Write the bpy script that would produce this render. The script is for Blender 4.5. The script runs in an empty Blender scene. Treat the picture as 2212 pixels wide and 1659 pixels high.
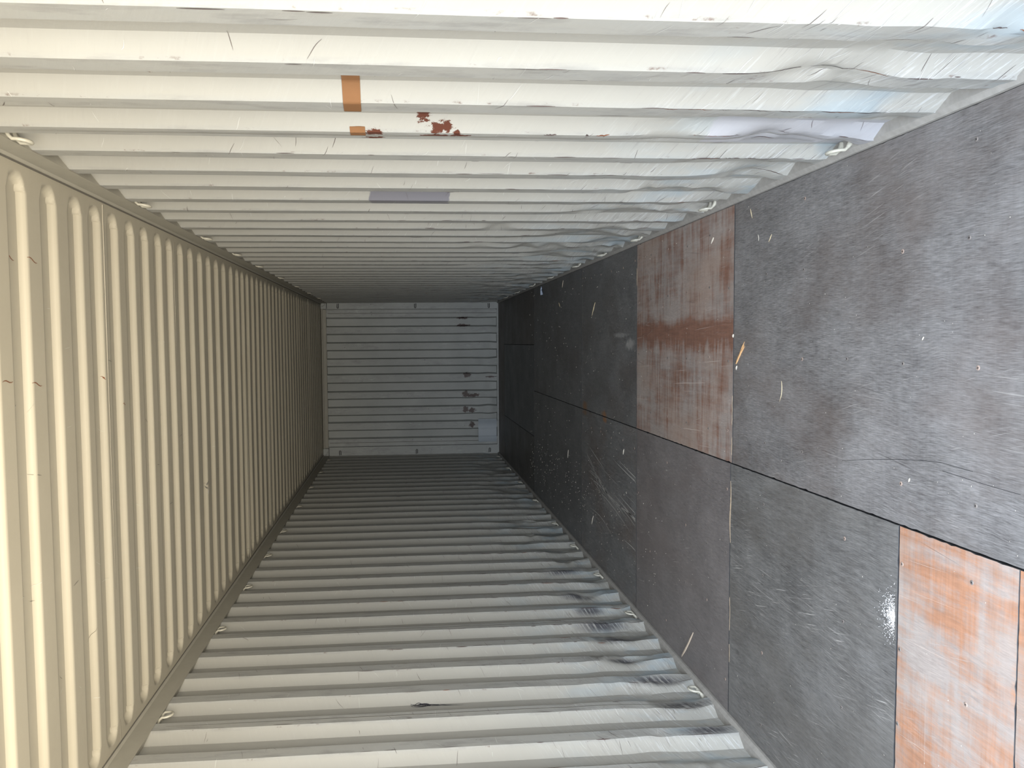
import bpy, bmesh, math, random
import numpy as np
from mathutils import Matrix, Vector

random.seed(7)
rng = np.random.default_rng(11)
SC = bpy.context.scene
COL = SC.collection

# ------------------------------------------------------------------ dimensions (metres)
HI = 1.176          # half the inside width, at the inner faces of the corrugations
DEP = 0.036         # depth of the side wall corrugation
L = 12.03           # inside length
H = 2.728           # underside of the roof
P = 0.278           # corrugation pitch of the side walls
Y_RIGHT, Y_LEFT = 3.0007, 3.102   # a reference inner flat on either wall

# ------------------------------------------------------------------ camera
cam_d = bpy.data.cameras.new('camera')
cam = bpy.data.objects.new('camera', cam_d)
COL.objects.link(cam)
RIGHT = Vector((-0.00834212383521184, -0.08830547163058321, -0.9960585086479701))
DOWN = Vector((-0.9983868419369003, -0.055208592577445544, 0.01325613642357057))
FWD = Vector((-0.05616157776612655, 0.9945622931650474, -0.08770246403095772))
m = Matrix.Identity(4)
for r_ in range(3):
    m[r_][0], m[r_][1], m[r_][2] = RIGHT[r_], -DOWN[r_], -FWD[r_]
m[0][3], m[1][3], m[2][3] = 0.56119, -0.17573, 1.48228
cam.matrix_world = m
cam_d.sensor_fit = 'HORIZONTAL'
cam_d.sensor_width = 36.0
cam_d.lens = 1695.09 / 2212 * 36.0
cam_d.shift_x = (1106 - 1021.3) / 2212
cam_d.shift_y = (834.68 - 829.5) / 2212
cam_d.clip_start = 0.02
SC.camera = cam

# ------------------------------------------------------------------ daylight through the open door
world = bpy.data.worlds.new('World')
SC.world = world
world.use_nodes = True
wt = world.node_tree
wt.nodes.clear()
w_out = wt.nodes.new('ShaderNodeOutputWorld')
w_bg = wt.nodes.new('ShaderNodeBackground')
w_tc = wt.nodes.new('ShaderNodeTexCoord')
w_sep = wt.nodes.new('ShaderNodeSeparateXYZ')
wt.links.new(w_tc.outputs['Generated'], w_sep.inputs[0])
w_el = wt.nodes.new('ShaderNodeMapRange')          # elevation -1..1 -> 0..1
w_el.inputs['From Min'].default_value = -1
w_el.inputs['From Max'].default_value = 1
wt.links.new(w_sep.outputs['Z'], w_el.inputs['Value'])
w_ramp = wt.nodes.new('ShaderNodeValToRGB')
cr = w_ramp.color_ramp
SKY = [(0.00, (0.82, 0.715, 0.545)), (0.40, (0.93, 0.825, 0.645)), (0.485, (0.90, 0.87, 0.80)),
       (0.505, (0.92, 0.96, 1.0)), (0.60, (0.86, 0.93, 1.0)), (1.0, (0.62, 0.78, 1.0))]
cr.elements[0].position, cr.elements[0].color = SKY[0][0], SKY[0][1] + (1,)
cr.elements[1].position, cr.elements[1].color = SKY[-1][0], SKY[-1][1] + (1,)
for p_, c_ in SKY[1:-1]:
    e_ = cr.elements.new(p_)
    e_.color = c_ + (1,)
wt.links.new(w_el.outputs[0], w_ramp.inputs[0])
# background dimmed opposite the door and towards both sides, added to shape the daylight
w_neg = wt.nodes.new('ShaderNodeMath'); w_neg.operation = 'MULTIPLY'
w_neg.inputs[1].default_value = -1.0
wt.links.new(w_sep.outputs['Y'], w_neg.inputs[0])
w_max = wt.nodes.new('ShaderNodeMath'); w_max.operation = 'MAXIMUM'; w_max.inputs[1].default_value = 0
wt.links.new(w_neg.outputs[0], w_max.inputs[0])
w_pow = wt.nodes.new('ShaderNodeMath'); w_pow.operation = 'POWER'; w_pow.inputs[1].default_value = 60
wt.links.new(w_max.outputs[0], w_pow.inputs[0])
w_mad = wt.nodes.new('ShaderNodeMath'); w_mad.operation = 'MULTIPLY_ADD'
w_mad.inputs[1].default_value = -0.45
w_mad.inputs[2].default_value = 1.0
wt.links.new(w_pow.outputs[0], w_mad.inputs[0])
w_bg.inputs['Strength'].default_value = 1.0
w_str = wt.nodes.new('ShaderNodeMath'); w_str.operation = 'MULTIPLY'; w_str.inputs[1].default_value = 22.2
w_abs = wt.nodes.new('ShaderNodeMath'); w_abs.operation = 'ABSOLUTE'
w_off = wt.nodes.new('ShaderNodeMath'); w_off.operation = 'ADD'; w_off.inputs[1].default_value = -0.16
wt.links.new(w_sep.outputs['X'], w_off.inputs[0])
wt.links.new(w_off.outputs[0], w_abs.inputs[0])
w_side = wt.nodes.new('ShaderNodeMapRange'); w_side.interpolation_type = 'SMOOTHSTEP'
w_side.inputs['From Min'].default_value, w_side.inputs['From Max'].default_value = .30, .85
w_side.inputs['To Min'].default_value, w_side.inputs['To Max'].default_value = 1.0, .30
wt.links.new(w_abs.outputs[0], w_side.inputs['Value'])
w_mul = wt.nodes.new('ShaderNodeMath'); w_mul.operation = 'MULTIPLY'
wt.links.new(w_mad.outputs[0], w_mul.inputs[0])
wt.links.new(w_side.outputs[0], w_mul.inputs[1])
wt.links.new(w_mul.outputs[0], w_str.inputs[0])
wt.links.new(w_ramp.outputs[0], w_bg.inputs['Color'])
wt.links.new(w_str.outputs[0], w_bg.inputs['Strength'])
wt.links.new(w_bg.outputs[0], w_out.inputs['Surface'])
world.cycles.sampling_method = 'MANUAL'
world.cycles.sample_map_resolution = 512

port_d = bpy.data.lights.new('door_portal', 'AREA')      # guides sampling to the open doorway, gives no light itself
port_d.shape = 'RECTANGLE'
port_d.size, port_d.size_y = 2.36, 2.72
port_d.cycles.is_portal = True
port = bpy.data.objects.new('door_portal', port_d)
port.location = (0, -0.005, H / 2)
port.rotation_euler = (math.radians(90), 0, 0)
COL.objects.link(port)

SC.view_settings.view_transform = 'Standard'
SC.view_settings.look = 'None'
SC.view_settings.exposure = 0.0
SC.view_settings.gamma = 1.0
SC.view_settings.use_curve_mapping = False
SC.cycles.max_bounces = 14
SC.cycles.diffuse_bounces = 12
SC.cycles.glossy_bounces = 4
SC.cycles.use_denoising = True
SC.cycles.sample_clamp_indirect = 8.0


# ------------------------------------------------------------------ node helper
class NT:
    def __init__(s, name):
        s.m = bpy.data.materials.new(name)
        s.m.use_nodes = True
        s.t = s.m.node_tree
        s.t.nodes.clear()
        s.out = s.n('ShaderNodeOutputMaterial')
        s.b = s.n('ShaderNodeBsdfPrincipled')
        s.t.links.new(s.b.outputs[0], s.out.inputs[0])
        s.co = s.n('ShaderNodeTexCoord').outputs['Object']

    def n(s, k):
        return s.t.nodes.new(k)

    def put(s, sock, v):
        if isinstance(v, bpy.types.NodeSocket):
            s.t.links.new(v, sock)
        elif isinstance(v, (tuple, list)) and len(v) == 3 and sock.type == 'RGBA':
            sock.default_value = tuple(v) + (1,)
        else:
            sock.default_value = v

    def math(s, op, a, b=None, c=None, clamp=False):
        n = s.n('ShaderNodeMath'); n.operation = op; n.use_clamp = clamp
        s.put(n.inputs[0], a)
        if b is not None: s.put(n.inputs[1], b)
        if c is not None: s.put(n.inputs[2], c)
        return n.outputs[0]

    def vmath(s, op, a, b=None, scale=None):
        n = s.n('ShaderNodeVectorMath'); n.operation = op
        s.put(n.inputs[0], a)
        if b is not None: s.put(n.inputs[1], b)
        if scale is not None: s.put(n.inputs['Scale'], scale)
        return n.outputs['Value'] if op in ('DOT_PRODUCT', 'LENGTH', 'DISTANCE') else n.outputs['Vector']

    def map(s, scale=(1, 1, 1), loc=(0, 0, 0), rot=(0, 0, 0), v=None):
        n = s.n('ShaderNodeMapping')
        s.put(n.inputs['Vector'], v or s.co)
        n.inputs['Scale'].default_value = scale
        n.inputs['Location'].default_value = loc
        n.inputs['Rotation'].default_value = rot
        return n.outputs[0]

    def turn(s, ang, scale, loc=(0, 0, 0), ax=0):
        e = [0, 0, 0]; e[ax] = ang
        return s.map(scale, loc, v=s.map(rot=tuple(e)))

    def noise(s, v, scale=1.0, detail=3.0, rough=0.55, dist=0.0):
        n = s.n('ShaderNodeTexNoise')
        s.put(n.inputs['Vector'], v)
        n.inputs['Scale'].default_value = scale
        n.inputs['Detail'].default_value = detail
        n.inputs['Roughness'].default_value = rough
        n.inputs['Distortion'].default_value = dist
        return n.outputs['Fac']

    def rng(s, v, a, b, c=0.0, d=1.0, smooth=False):
        n = s.n('ShaderNodeMapRange')
        if smooth: n.interpolation_type = 'SMOOTHSTEP'
        s.put(n.inputs['Value'], v)
        for k, q in (('From Min', a), ('From Max', b), ('To Min', c), ('To Max', d)):
            n.inputs[k].default_value = q
        return n.outputs[0]

    def mix(s, f, a, b):
        n = s.n('ShaderNodeMix'); n.data_type = 'RGBA'
        s.put(n.inputs[0], f); s.put(n.inputs[6], a); s.put(n.inputs[7], b)
        return n.outputs[2]

    def xyz(s, v=None):
        n = s.n('ShaderNodeSeparateXYZ'); s.put(n.inputs[0], v or s.co)
        return n.outputs

    def speck(s, v, scale, size):
        n = s.n('ShaderNodeTexVoronoi')
        s.put(n.inputs['Vector'], v); n.inputs['Scale'].default_value = scale
        return s.rng(n.outputs['Distance'], size, size * 0.6)

    def blob(s, c, r, edge, nz, amp=0.6):
        """mask of a ragged stain: centre c, radii r (1e9 where the axis does not matter)"""
        d = s.vmath('SUBTRACT', s.co, c)
        d = s.vmath('MULTIPLY', d, tuple(1.0 / q for q in r))
        q = s.vmath('LENGTH', d)
        q = s.math('ADD', q, s.math('MULTIPLY', nz, amp))
        return s.rng(q, 1.0 + amp * .5, 1.0 + amp * .5 - edge)

    def box(s, c, h, nz, amp=0.05, soft=0.02):
        """mask of a brushed rectangle in y and z"""
        o = s.xyz(s.vmath('ABSOLUTE', s.vmath('SUBTRACT', s.co, c)))
        q = s.math('MAXIMUM', s.math('SUBTRACT', o[1], h[1]), s.math('SUBTRACT', o[2], h[2]))
        q = s.math('MAXIMUM', q, s.math('SUBTRACT', o[0], h[0]))
        q = s.math('ADD', q, s.math('MULTIPLY', s.math('SUBTRACT', nz, .5), amp))
        return s.rng(q, soft, 0.0)

    def done(s, col, rough=0.5, bump=None, bstr=0.2, bdist=0.002, spec=0.5, metal=0.0):
        s.put(s.b.inputs['Base Color'], col)
        s.put(s.b.inputs['Roughness'], rough)
        s.put(s.b.inputs['Metallic'], metal)
        s.put(s.b.inputs['Specular IOR Level'], spec)
        if bump is not None:
            n = s.n('ShaderNodeBump')
            n.inputs['Strength'].default_value = bstr
            n.inputs['Distance'].default_value = bdist
            s.put(n.inputs['Height'], bump)
            s.t.links.new(n.outputs[0], s.b.inputs['Normal'])
        return s.m


def plain(name, col, rough=0.6, var=0.15, scale=30, metal=0.0):
    s = NT(name)
    f = s.noise(s.co, scale, 3)
    a = tuple(c * (1 - var) for c in col)
    b = tuple(min(1, c * (1 + var)) for c in col)
    return s.done(s.mix(f, a, b), rough, metal=metal)


PAINT = (0.300, 0.298, 0.279)
RUST = (0.075, 0.022, 0.012)


# ------------------------------------------------------------------ paint materials
def wall_paint(name, side):
    """side +1: the wall along the photo's top, -1: the wall along its bottom"""
    s = NT(name)
    o = s.xyz()
    ax = s.math('ABSOLUTE', o[0])
    big = s.noise(s.co, 1.3, 3)
    fine = s.noise(s.co, 9, 4)
    inner = s.rng(ax, HI + 0.010, HI + 0.001)                 # worn crests of the corrugation
    low = s.rng(o[2], 0.95, 0.05)
    c = s.mix(s.rng(big, .3, .7), tuple(q * .95 for q in PAINT), tuple(min(1, q * 1.05) for q in PAINT))
    # rubbed grey crests, also tinted cooler so the troughs read as warm shade
    rub = s.noise(s.map((1, 14, 3.2)), 1.0, 5, .65)
    rubm = s.math('MULTIPLY', inner, s.rng(rub, .36, .62, .45, 1.0))
    c = s.mix(s.math('MULTIPLY', rubm, .75), c, (0.285, 0.292, 0.288))
    grime = s.noise(s.map((1, 22, 5), loc=(0, 4, 2)), 1.0, 6, .7)
    c = s.mix(s.math('MULTIPLY', inner, s.rng(grime, .50, .66, 0, .55)), c, (0.185, 0.185, 0.182))
    # slanted rubbing marks, pale and dark, denser towards the floor
    st1 = s.noise(s.turn(math.radians(-24), (1, 5.0, 70)), 1.6, 4, .7)
    pale = s.math('MULTIPLY', s.rng(st1, .545, .64), s.rng(low, 0, .8, .05, .7))
    c = s.mix(pale, c, (0.43, 0.44, 0.45))
    st2 = s.noise(s.turn(math.radians(-20), (1, 4.0, 55), (0, 3, 1)), 1.6, 4, .7)
    dark = s.math('MULTIPLY', s.rng(st2, .58, .68), s.rng(low, 0, .8, .04, .5))
    c = s.mix(dark, c, (0.10, 0.095, 0.10))
    # bluish rubs near the floor
    bl = s.noise(s.map((1, 5, 2.2), loc=(0, 7, 0)), 1.5, 3)
    c = s.mix(s.math('MULTIPLY', s.rng(bl, .50, .66), s.math('MULTIPLY', low, .7)), c, (0.235, 0.30, 0.345))
    # chipped dark line where the crest turns into the slope
    edge = s.math('MULTIPLY', s.rng(ax, HI + .0062, HI + .0035), s.rng(ax, HI + .0004, HI + .0014))
    chips = s.noise(s.map((1, 9, 7)), 3.0, 5, .7)
    c = s.mix(s.math('MULTIPLY', edge, s.rng(chips, .60, .70, 0, .75)), c, (0.10, 0.06, 0.05))
    nz = s.noise(s.co, 55, 8, .78)
    nzb = s.noise(s.co, 16, 3, .6)
    if side > 0:
        # repainted areas
        pm = s.box((HI + .02, 2.220, .28), (.1, .135, .27), nzb, .05, .012)
        c = s.mix(s.math('MULTIPLY', pm, .8), c, (0.325, 0.328, 0.36))
        pm = s.box((HI + .02, 3.297, 1.447), (.1, .095, .168), nzb, .035, .006)
        c = s.mix(s.math('MULTIPLY', pm, .95), c, (0.135, 0.135, 0.160))
        spots = [((HI + .012, 2.178, 1.405), (1, .034, .020)), ((HI + .01, 2.225, 1.362), (1, .026, .026)),
                 ((HI + .01, 2.215, 1.338), (1, .024, .016)), ((HI + .008, 2.245, 1.308), (1, .022, .012)),
                 ((HI, 2.27, 1.36), (1, .012, .05)), ((HI, 2.262, 1.30), (1, .008, .04)),
                 ((HI + .002, 2.262, 1.545), (1, .026, .030)), ((HI, 2.312, 1.545), (1, .010, .030)),
                 ((HI, 2.05, 1.03), (1, .012, .03)), ((HI, 1.90, 2.06), (1, .012, .010))]
    else:
        spots = [((-HI, Y_LEFT + k * P + o_, z_), (1, a_, b_)) for k, o_, z_, a_, b_ in
                 ((5, -.010, .28, .075, .20), (4, .03, .24, .055, .18), (2, .02, .20, .055, .20), (1, .03, .16, .055, .18),
                  (6, -.02, .30, .05, .12), (7, .0, .32, .05, .14), (9, .0, .30, .05, .18), (3, .02, .30, .04, .10), (0, .03, .15, .05, .15))]
    for k, (cc, rr) in enumerate(spots):
        if side > 0: cc = (cc[0], cc[1] - .056 * cc[2], cc[2] * 1.007)
        msk = s.blob(cc, rr, .12, s.math('SUBTRACT', s.math('MULTIPLY', nz, 2.6), .75), 1.6) if side > 0 else s.blob(cc, rr, .7, nz, .5)
        if side > 0:
            c = s.mix(msk, c, RUST)
        else:
            streak = s.rng(st2, .34, .50)
            c = s.mix(s.math('MULTIPLY', msk, s.math('MULTIPLY', streak, .95)), c, (0.055, 0.055, 0.065))
    bump = s.math('ADD', s.math('MULTIPLY', fine, .5), st1)
    return s.done(c, s.rng(fine, .3, .7, .38, .55), bump, .10, .003)


def roof_paint():
    s = NT('roof_paint')
    big = s.noise(s.co, 1.2, 3)
    fine = s.noise(s.co, 14, 4)
    base = (0.315, 0.295, 0.245)  # warmer than the wall paint: ground-bounced light put into the colour
    c = s.mix(s.rng(big, .3, .7), tuple(q * .96 for q in base), tuple(q * 1.04 for q in base))
    dirt = s.noise(s.map((1.6, 9, 1)), 1.0, 4, .6)
    c = s.mix(s.rng(dirt, .62, .8, 0, .25), c, (0.2, 0.185, 0.155))
    nz = s.noise(s.co, 60, 4, .65)
    return s.done(c, s.rng(fine, .3, .7, .40, .55), fine, .06, .002)


def end_paint():
    s = NT('end_wall_paint')
    o = s.xyz()
    c = s.mix(s.rng(s.noise(s.co, 2.2, 4), .3, .7), (0.27, 0.285, 0.28), (0.33, 0.345, 0.34))
    inner = s.rng(o[1], L + .012, L + .001)
    sc = s.noise(s.map((5, 1, 1.6)), 2.2, 5, .7)
    c = s.mix(s.math('MULTIPLY', s.rng(sc, .5, .68), s.math('MULTIPLY', inner, .55)), c, (0.19, 0.195, 0.20))
    pal = s.noise(s.map((9, 1, 2.0), loc=(3, 0, 1)), 2.2, 5, .7)
    c = s.mix(s.math('MULTIPLY', s.rng(pal, .60, .70), s.math('MULTIPLY', inner, .7)), c, (0.42, 0.44, 0.44))
    nz = s.noise(s.co, 24, 8, .78)
    rust = [((.055, L, .50), (.045, 1, .06)), ((-.245, L, .52), (.05, 1, .05)), ((-.265, L, .40), (.03, 1, .10)),
            ((-.485, L, .52), (.055, 1, .045)), ((-.50, L, .42), (.04, 1, .06)), ((-.725, L, .42), (.045, 1, .05)),
            ((.83, L, .55), (.02, 1, .12)), ((.94, L, .55), (.016, 1, .11)), ((.02, L, .12), (.012, 1, .09))]
    for cc, rr in rust:
        c = s.mix(s.blob(cc, rr, .12, s.math('SUBTRACT', s.math('MULTIPLY', nz, 2.6), .75), 1.4), c, (0.035, 0.014, 0.010))
    dots = s.speck(s.map((1, 1, 1)), 13, .085)
    dn = s.rng(s.noise(s.co, 3.1, 2), .52, .56)
    c = s.mix(s.math('MULTIPLY', s.math('MULTIPLY', dots, dn), inner), c, (0.04, 0.035, 0.035))
    return s.done(c, .5, nz, .08, .002)


MAT_WALL_R = wall_paint('wall_paint_scuffed', +1)
MAT_WALL_L = wall_paint('wall_paint_scraped', -1)
MAT_ROOF = roof_paint()
MAT_END = end_paint()
MAT_RAIL = plain('rail_paint', (0.27, 0.26, 0.225), .5, .10, 14)
MAT_LEDGE = plain('dusty_ledge', (0.24, 0.23, 0.215), .7, .25, 40)
MAT_RING = plain('ring_paint', (0.34, 0.33, 0.285), .35, .12, 60)
MAT_BAR = plain('silhouette_steel', (0.06, 0.06, 0.06), .5, .2, 60, .3)  # near-black so the bars read in silhouette, shade put into the colour
MAT_PALE = plain('pale_scratch', (0.47, 0.475, 0.47), .5, .06, 40)
MAT_DARK = plain('dark_scratch', (0.07, 0.05, 0.048), .7, .3, 60)
MAT_RUST = plain('rust_scratch', (0.13, 0.042, 0.016), .8, .5, 90)
MAT_INK = plain('black_marker', (0.012, 0.012, 0.02), .5, .2, 60)
MAT_GAP = plain('dark_sealant', (0.018, 0.018, 0.02), .7, .3, 60)
MAT_WELD = plain('weld_bead', (0.40, 0.40, 0.375), .4, .06, 60)
MAT_PATCH = plain('fresh_grey_paint', (0.31, 0.35, 0.39), .45, .05, 20)
MAT_SEAMD = plain('dark_seam', (0.10, 0.095, 0.085), .7, .2, 60)  # dark colour for seam lines, the roof lap and small marks


# ------------------------------------------------------------------ mesh helpers
def tag(o, label=None, cat=None, group=None, kind=None):
    if label: o['label'] = label
    if cat: o['category'] = cat
    if group: o['group'] = group
    if kind: o['kind'] = kind
    return o


def link(name, me, mats, parent=None):
    o = bpy.data.objects.new(name, me)
    COL.objects.link(o)
    for q in (mats if isinstance(mats, (list, tuple)) else [mats]):
        me.materials.append(q)
    if parent: o.parent = parent
    return o


def struct(name, me, mats, label, cat, parent=None):
    o = link(name, me, mats, parent)
    return tag(o, label, cat, None, 'structure')


def empty(name, loc):
    o = bpy.data.objects.new(name, None)
    o.empty_display_size = .05
    o.location = loc
    COL.objects.link(o)
    return o


class MB:
    """collects polygons for one mesh"""
    def __init__(s):
        s.v, s.f, s.mi = [], [], []

    def add(s, vs, fs, mi=0):
        b = len(s.v)
        s.v += [tuple(map(float, q)) for q in vs]
        s.f += [tuple(b + i for i in f) for f in fs]
        s.mi += [mi] * len(fs)

    def box(s, a, b, mi=0):
        (x0, y0, z0), (x1, y1, z1) = a, b
        s.add([(x0, y0, z0), (x1, y0, z0), (x1, y1, z0), (x0, y1, z0), (x0, y0, z1), (x1, y0, z1), (x1, y1, z1), (x0, y1, z1)],
              [(0, 3, 2, 1), (4, 5, 6, 7), (0, 1, 5, 4), (1, 2, 6, 5), (2, 3, 7, 6), (3, 0, 4, 7)], mi)

    def tube(s, pts, r, seg=10, mi=0, cap=True):
        pts = [Vector(p) for p in pts]
        rs = r if isinstance(r, (list, tuple)) else [r] * len(pts)
        t0 = (pts[1] - pts[0]).normalized()
        u = t0.orthogonal().normalized()
        rings = []
        for i, p in enumerate(pts):
            t = (pts[min(i + 1, len(pts) - 1)] - pts[max(i - 1, 0)]).normalized()
            u = (u - t * u.dot(t)).normalized()
            w = t.cross(u)
            rings.append([p + (u * math.cos(2 * math.pi * k / seg) + w * math.sin(2 * math.pi * k / seg)) * rs[i] for k in range(seg)])
        vs = [q for rg in rings for q in rg]
        fs = [(i * seg + k, i * seg + (k + 1) % seg, (i + 1) * seg + (k + 1) % seg, (i + 1) * seg + k)
              for i in range(len(pts) - 1) for k in range(seg)]
        if cap:
            fs.append(tuple(reversed(range(seg))))
            fs.append(tuple((len(pts) - 1) * seg + k for k in range(seg)))
        s.add(vs, fs, mi)

    def mesh(s, name, smooth=None):
        me = bpy.data.meshes.new(name)
        me.from_pydata(s.v, [], s.f)
        me.polygons.foreach_set('material_index', s.mi)
        me.update()
        if smooth is not None:
            me.polygons.foreach_set('use_smooth', [True] * len(me.polygons))
            me.set_sharp_from_angle(angle=math.radians(smooth))
        return me


def bevel(me, w, seg=2):
    bm = bmesh.new(); bm.from_mesh(me)
    bmesh.ops.bevel(bm, geom=[e for e in bm.edges], offset=w, segments=seg, affect='EDGES', profile=.6)
    bm.to_mesh(me); bm.free()
    me.update()
    return me


def grid_faces(na, nb, flip=False):
    i, j = np.meshgrid(np.arange(na - 1), np.arange(nb - 1), indexing='ij')
    a = i * nb + j
    q = np.stack([a, a + 1, a + nb + 1, a + nb], -1).reshape(-1, 4)
    return q[:, ::-1] if flip else q


# smooth value noise, vectorised
_T = rng.random((64, 64))
def vnoise(a, b):
    a = np.asarray(a, float); b = np.asarray(b, float)
    i, j = np.floor(a).astype(int), np.floor(b).astype(int)
    f, g = a - i, b - j
    f, g = f * f * (3 - 2 * f), g * g * (3 - 2 * g)
    t = lambda p, q: _T[p % 64, q % 64]
    return (t(i, j) * (1 - f) + t(i + 1, j) * f) * (1 - g) + (t(i, j + 1) * (1 - f) + t(i + 1, j + 1) * f) * g


# ------------------------------------------------------------------ side walls
FL, SL = 0.071, 0.068
def prof(ph):
    """depth outwards (0 crest .. 1 trough) for phase in metres within a pitch, crest first"""
    ph = np.mod(ph, P)
    out = np.ones_like(ph)
    out = np.where(ph < FL, 0.0, out)
    out = np.where((ph >= FL) & (ph < FL + SL), (ph - FL) / SL, out)
    out = np.where(ph >= P - SL, (P - ph) / SL, out)
    return out


def make_dents(n, zmax, depth, seed):
    g = np.random.default_rng(seed)
    return np.stack([g.uniform(.4, 11.8, n), np.abs(g.normal(0.10, zmax, n)) + .05, g.uniform(.03, .11, n),
                     g.uniform(.04, .15, n), g.uniform(.35, 1, n) * depth], 1)

DENTS = {+1: make_dents(150, .30, .030, 5), -1: make_dents(120, .20, .026, 9)}
# a few measured ones on the wall along the photo's top
DENTS[+1] = np.vstack([DENTS[+1], [[2.22, .27, .09, .10, .022], [2.32, .12, .07, .10, .026], [1.62, .52, .05, .10, .020],
                                   [3.62, .35, .08, .16, .03], [4.4, .42, .12, .2, .03], [5.2, .35, .1, .2, .03]]])
Y0 = {+1: Y_RIGHT, -1: Y_LEFT}


def wall_off(side, y, z):
    """outwards offset of the wall skin from its crest plane"""
    y = np.asarray(y, float); z = np.asarray(z, float)
    low = np.clip((1.05 - z) / .9, 0, 1) ** 1.3
    wob = (vnoise(y * 3.3 + 7, z * 7) - .5) * .030 * low + (vnoise(y * 2.1, z * 2.3 + 9) - .5) * .007
    base = prof(y + wob - Y0[side])
    off = base * DEP
    d = np.zeros_like(off)
    for (yc, zc, ry, rz, dp) in DENTS[side]:
        d = np.maximum(d, dp * np.exp(-((y - yc) / ry) ** 2 - ((z - zc) / rz) ** 2))
    d = d + low * .010 * np.clip(vnoise(y * 9, z * 11) - .45, 0, 1) * 2
    room = (1 - base) * .95 + .12
    return off + d * room + (vnoise(y * 1.1 + 3, z * 1.4) - .5) * .004


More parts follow.
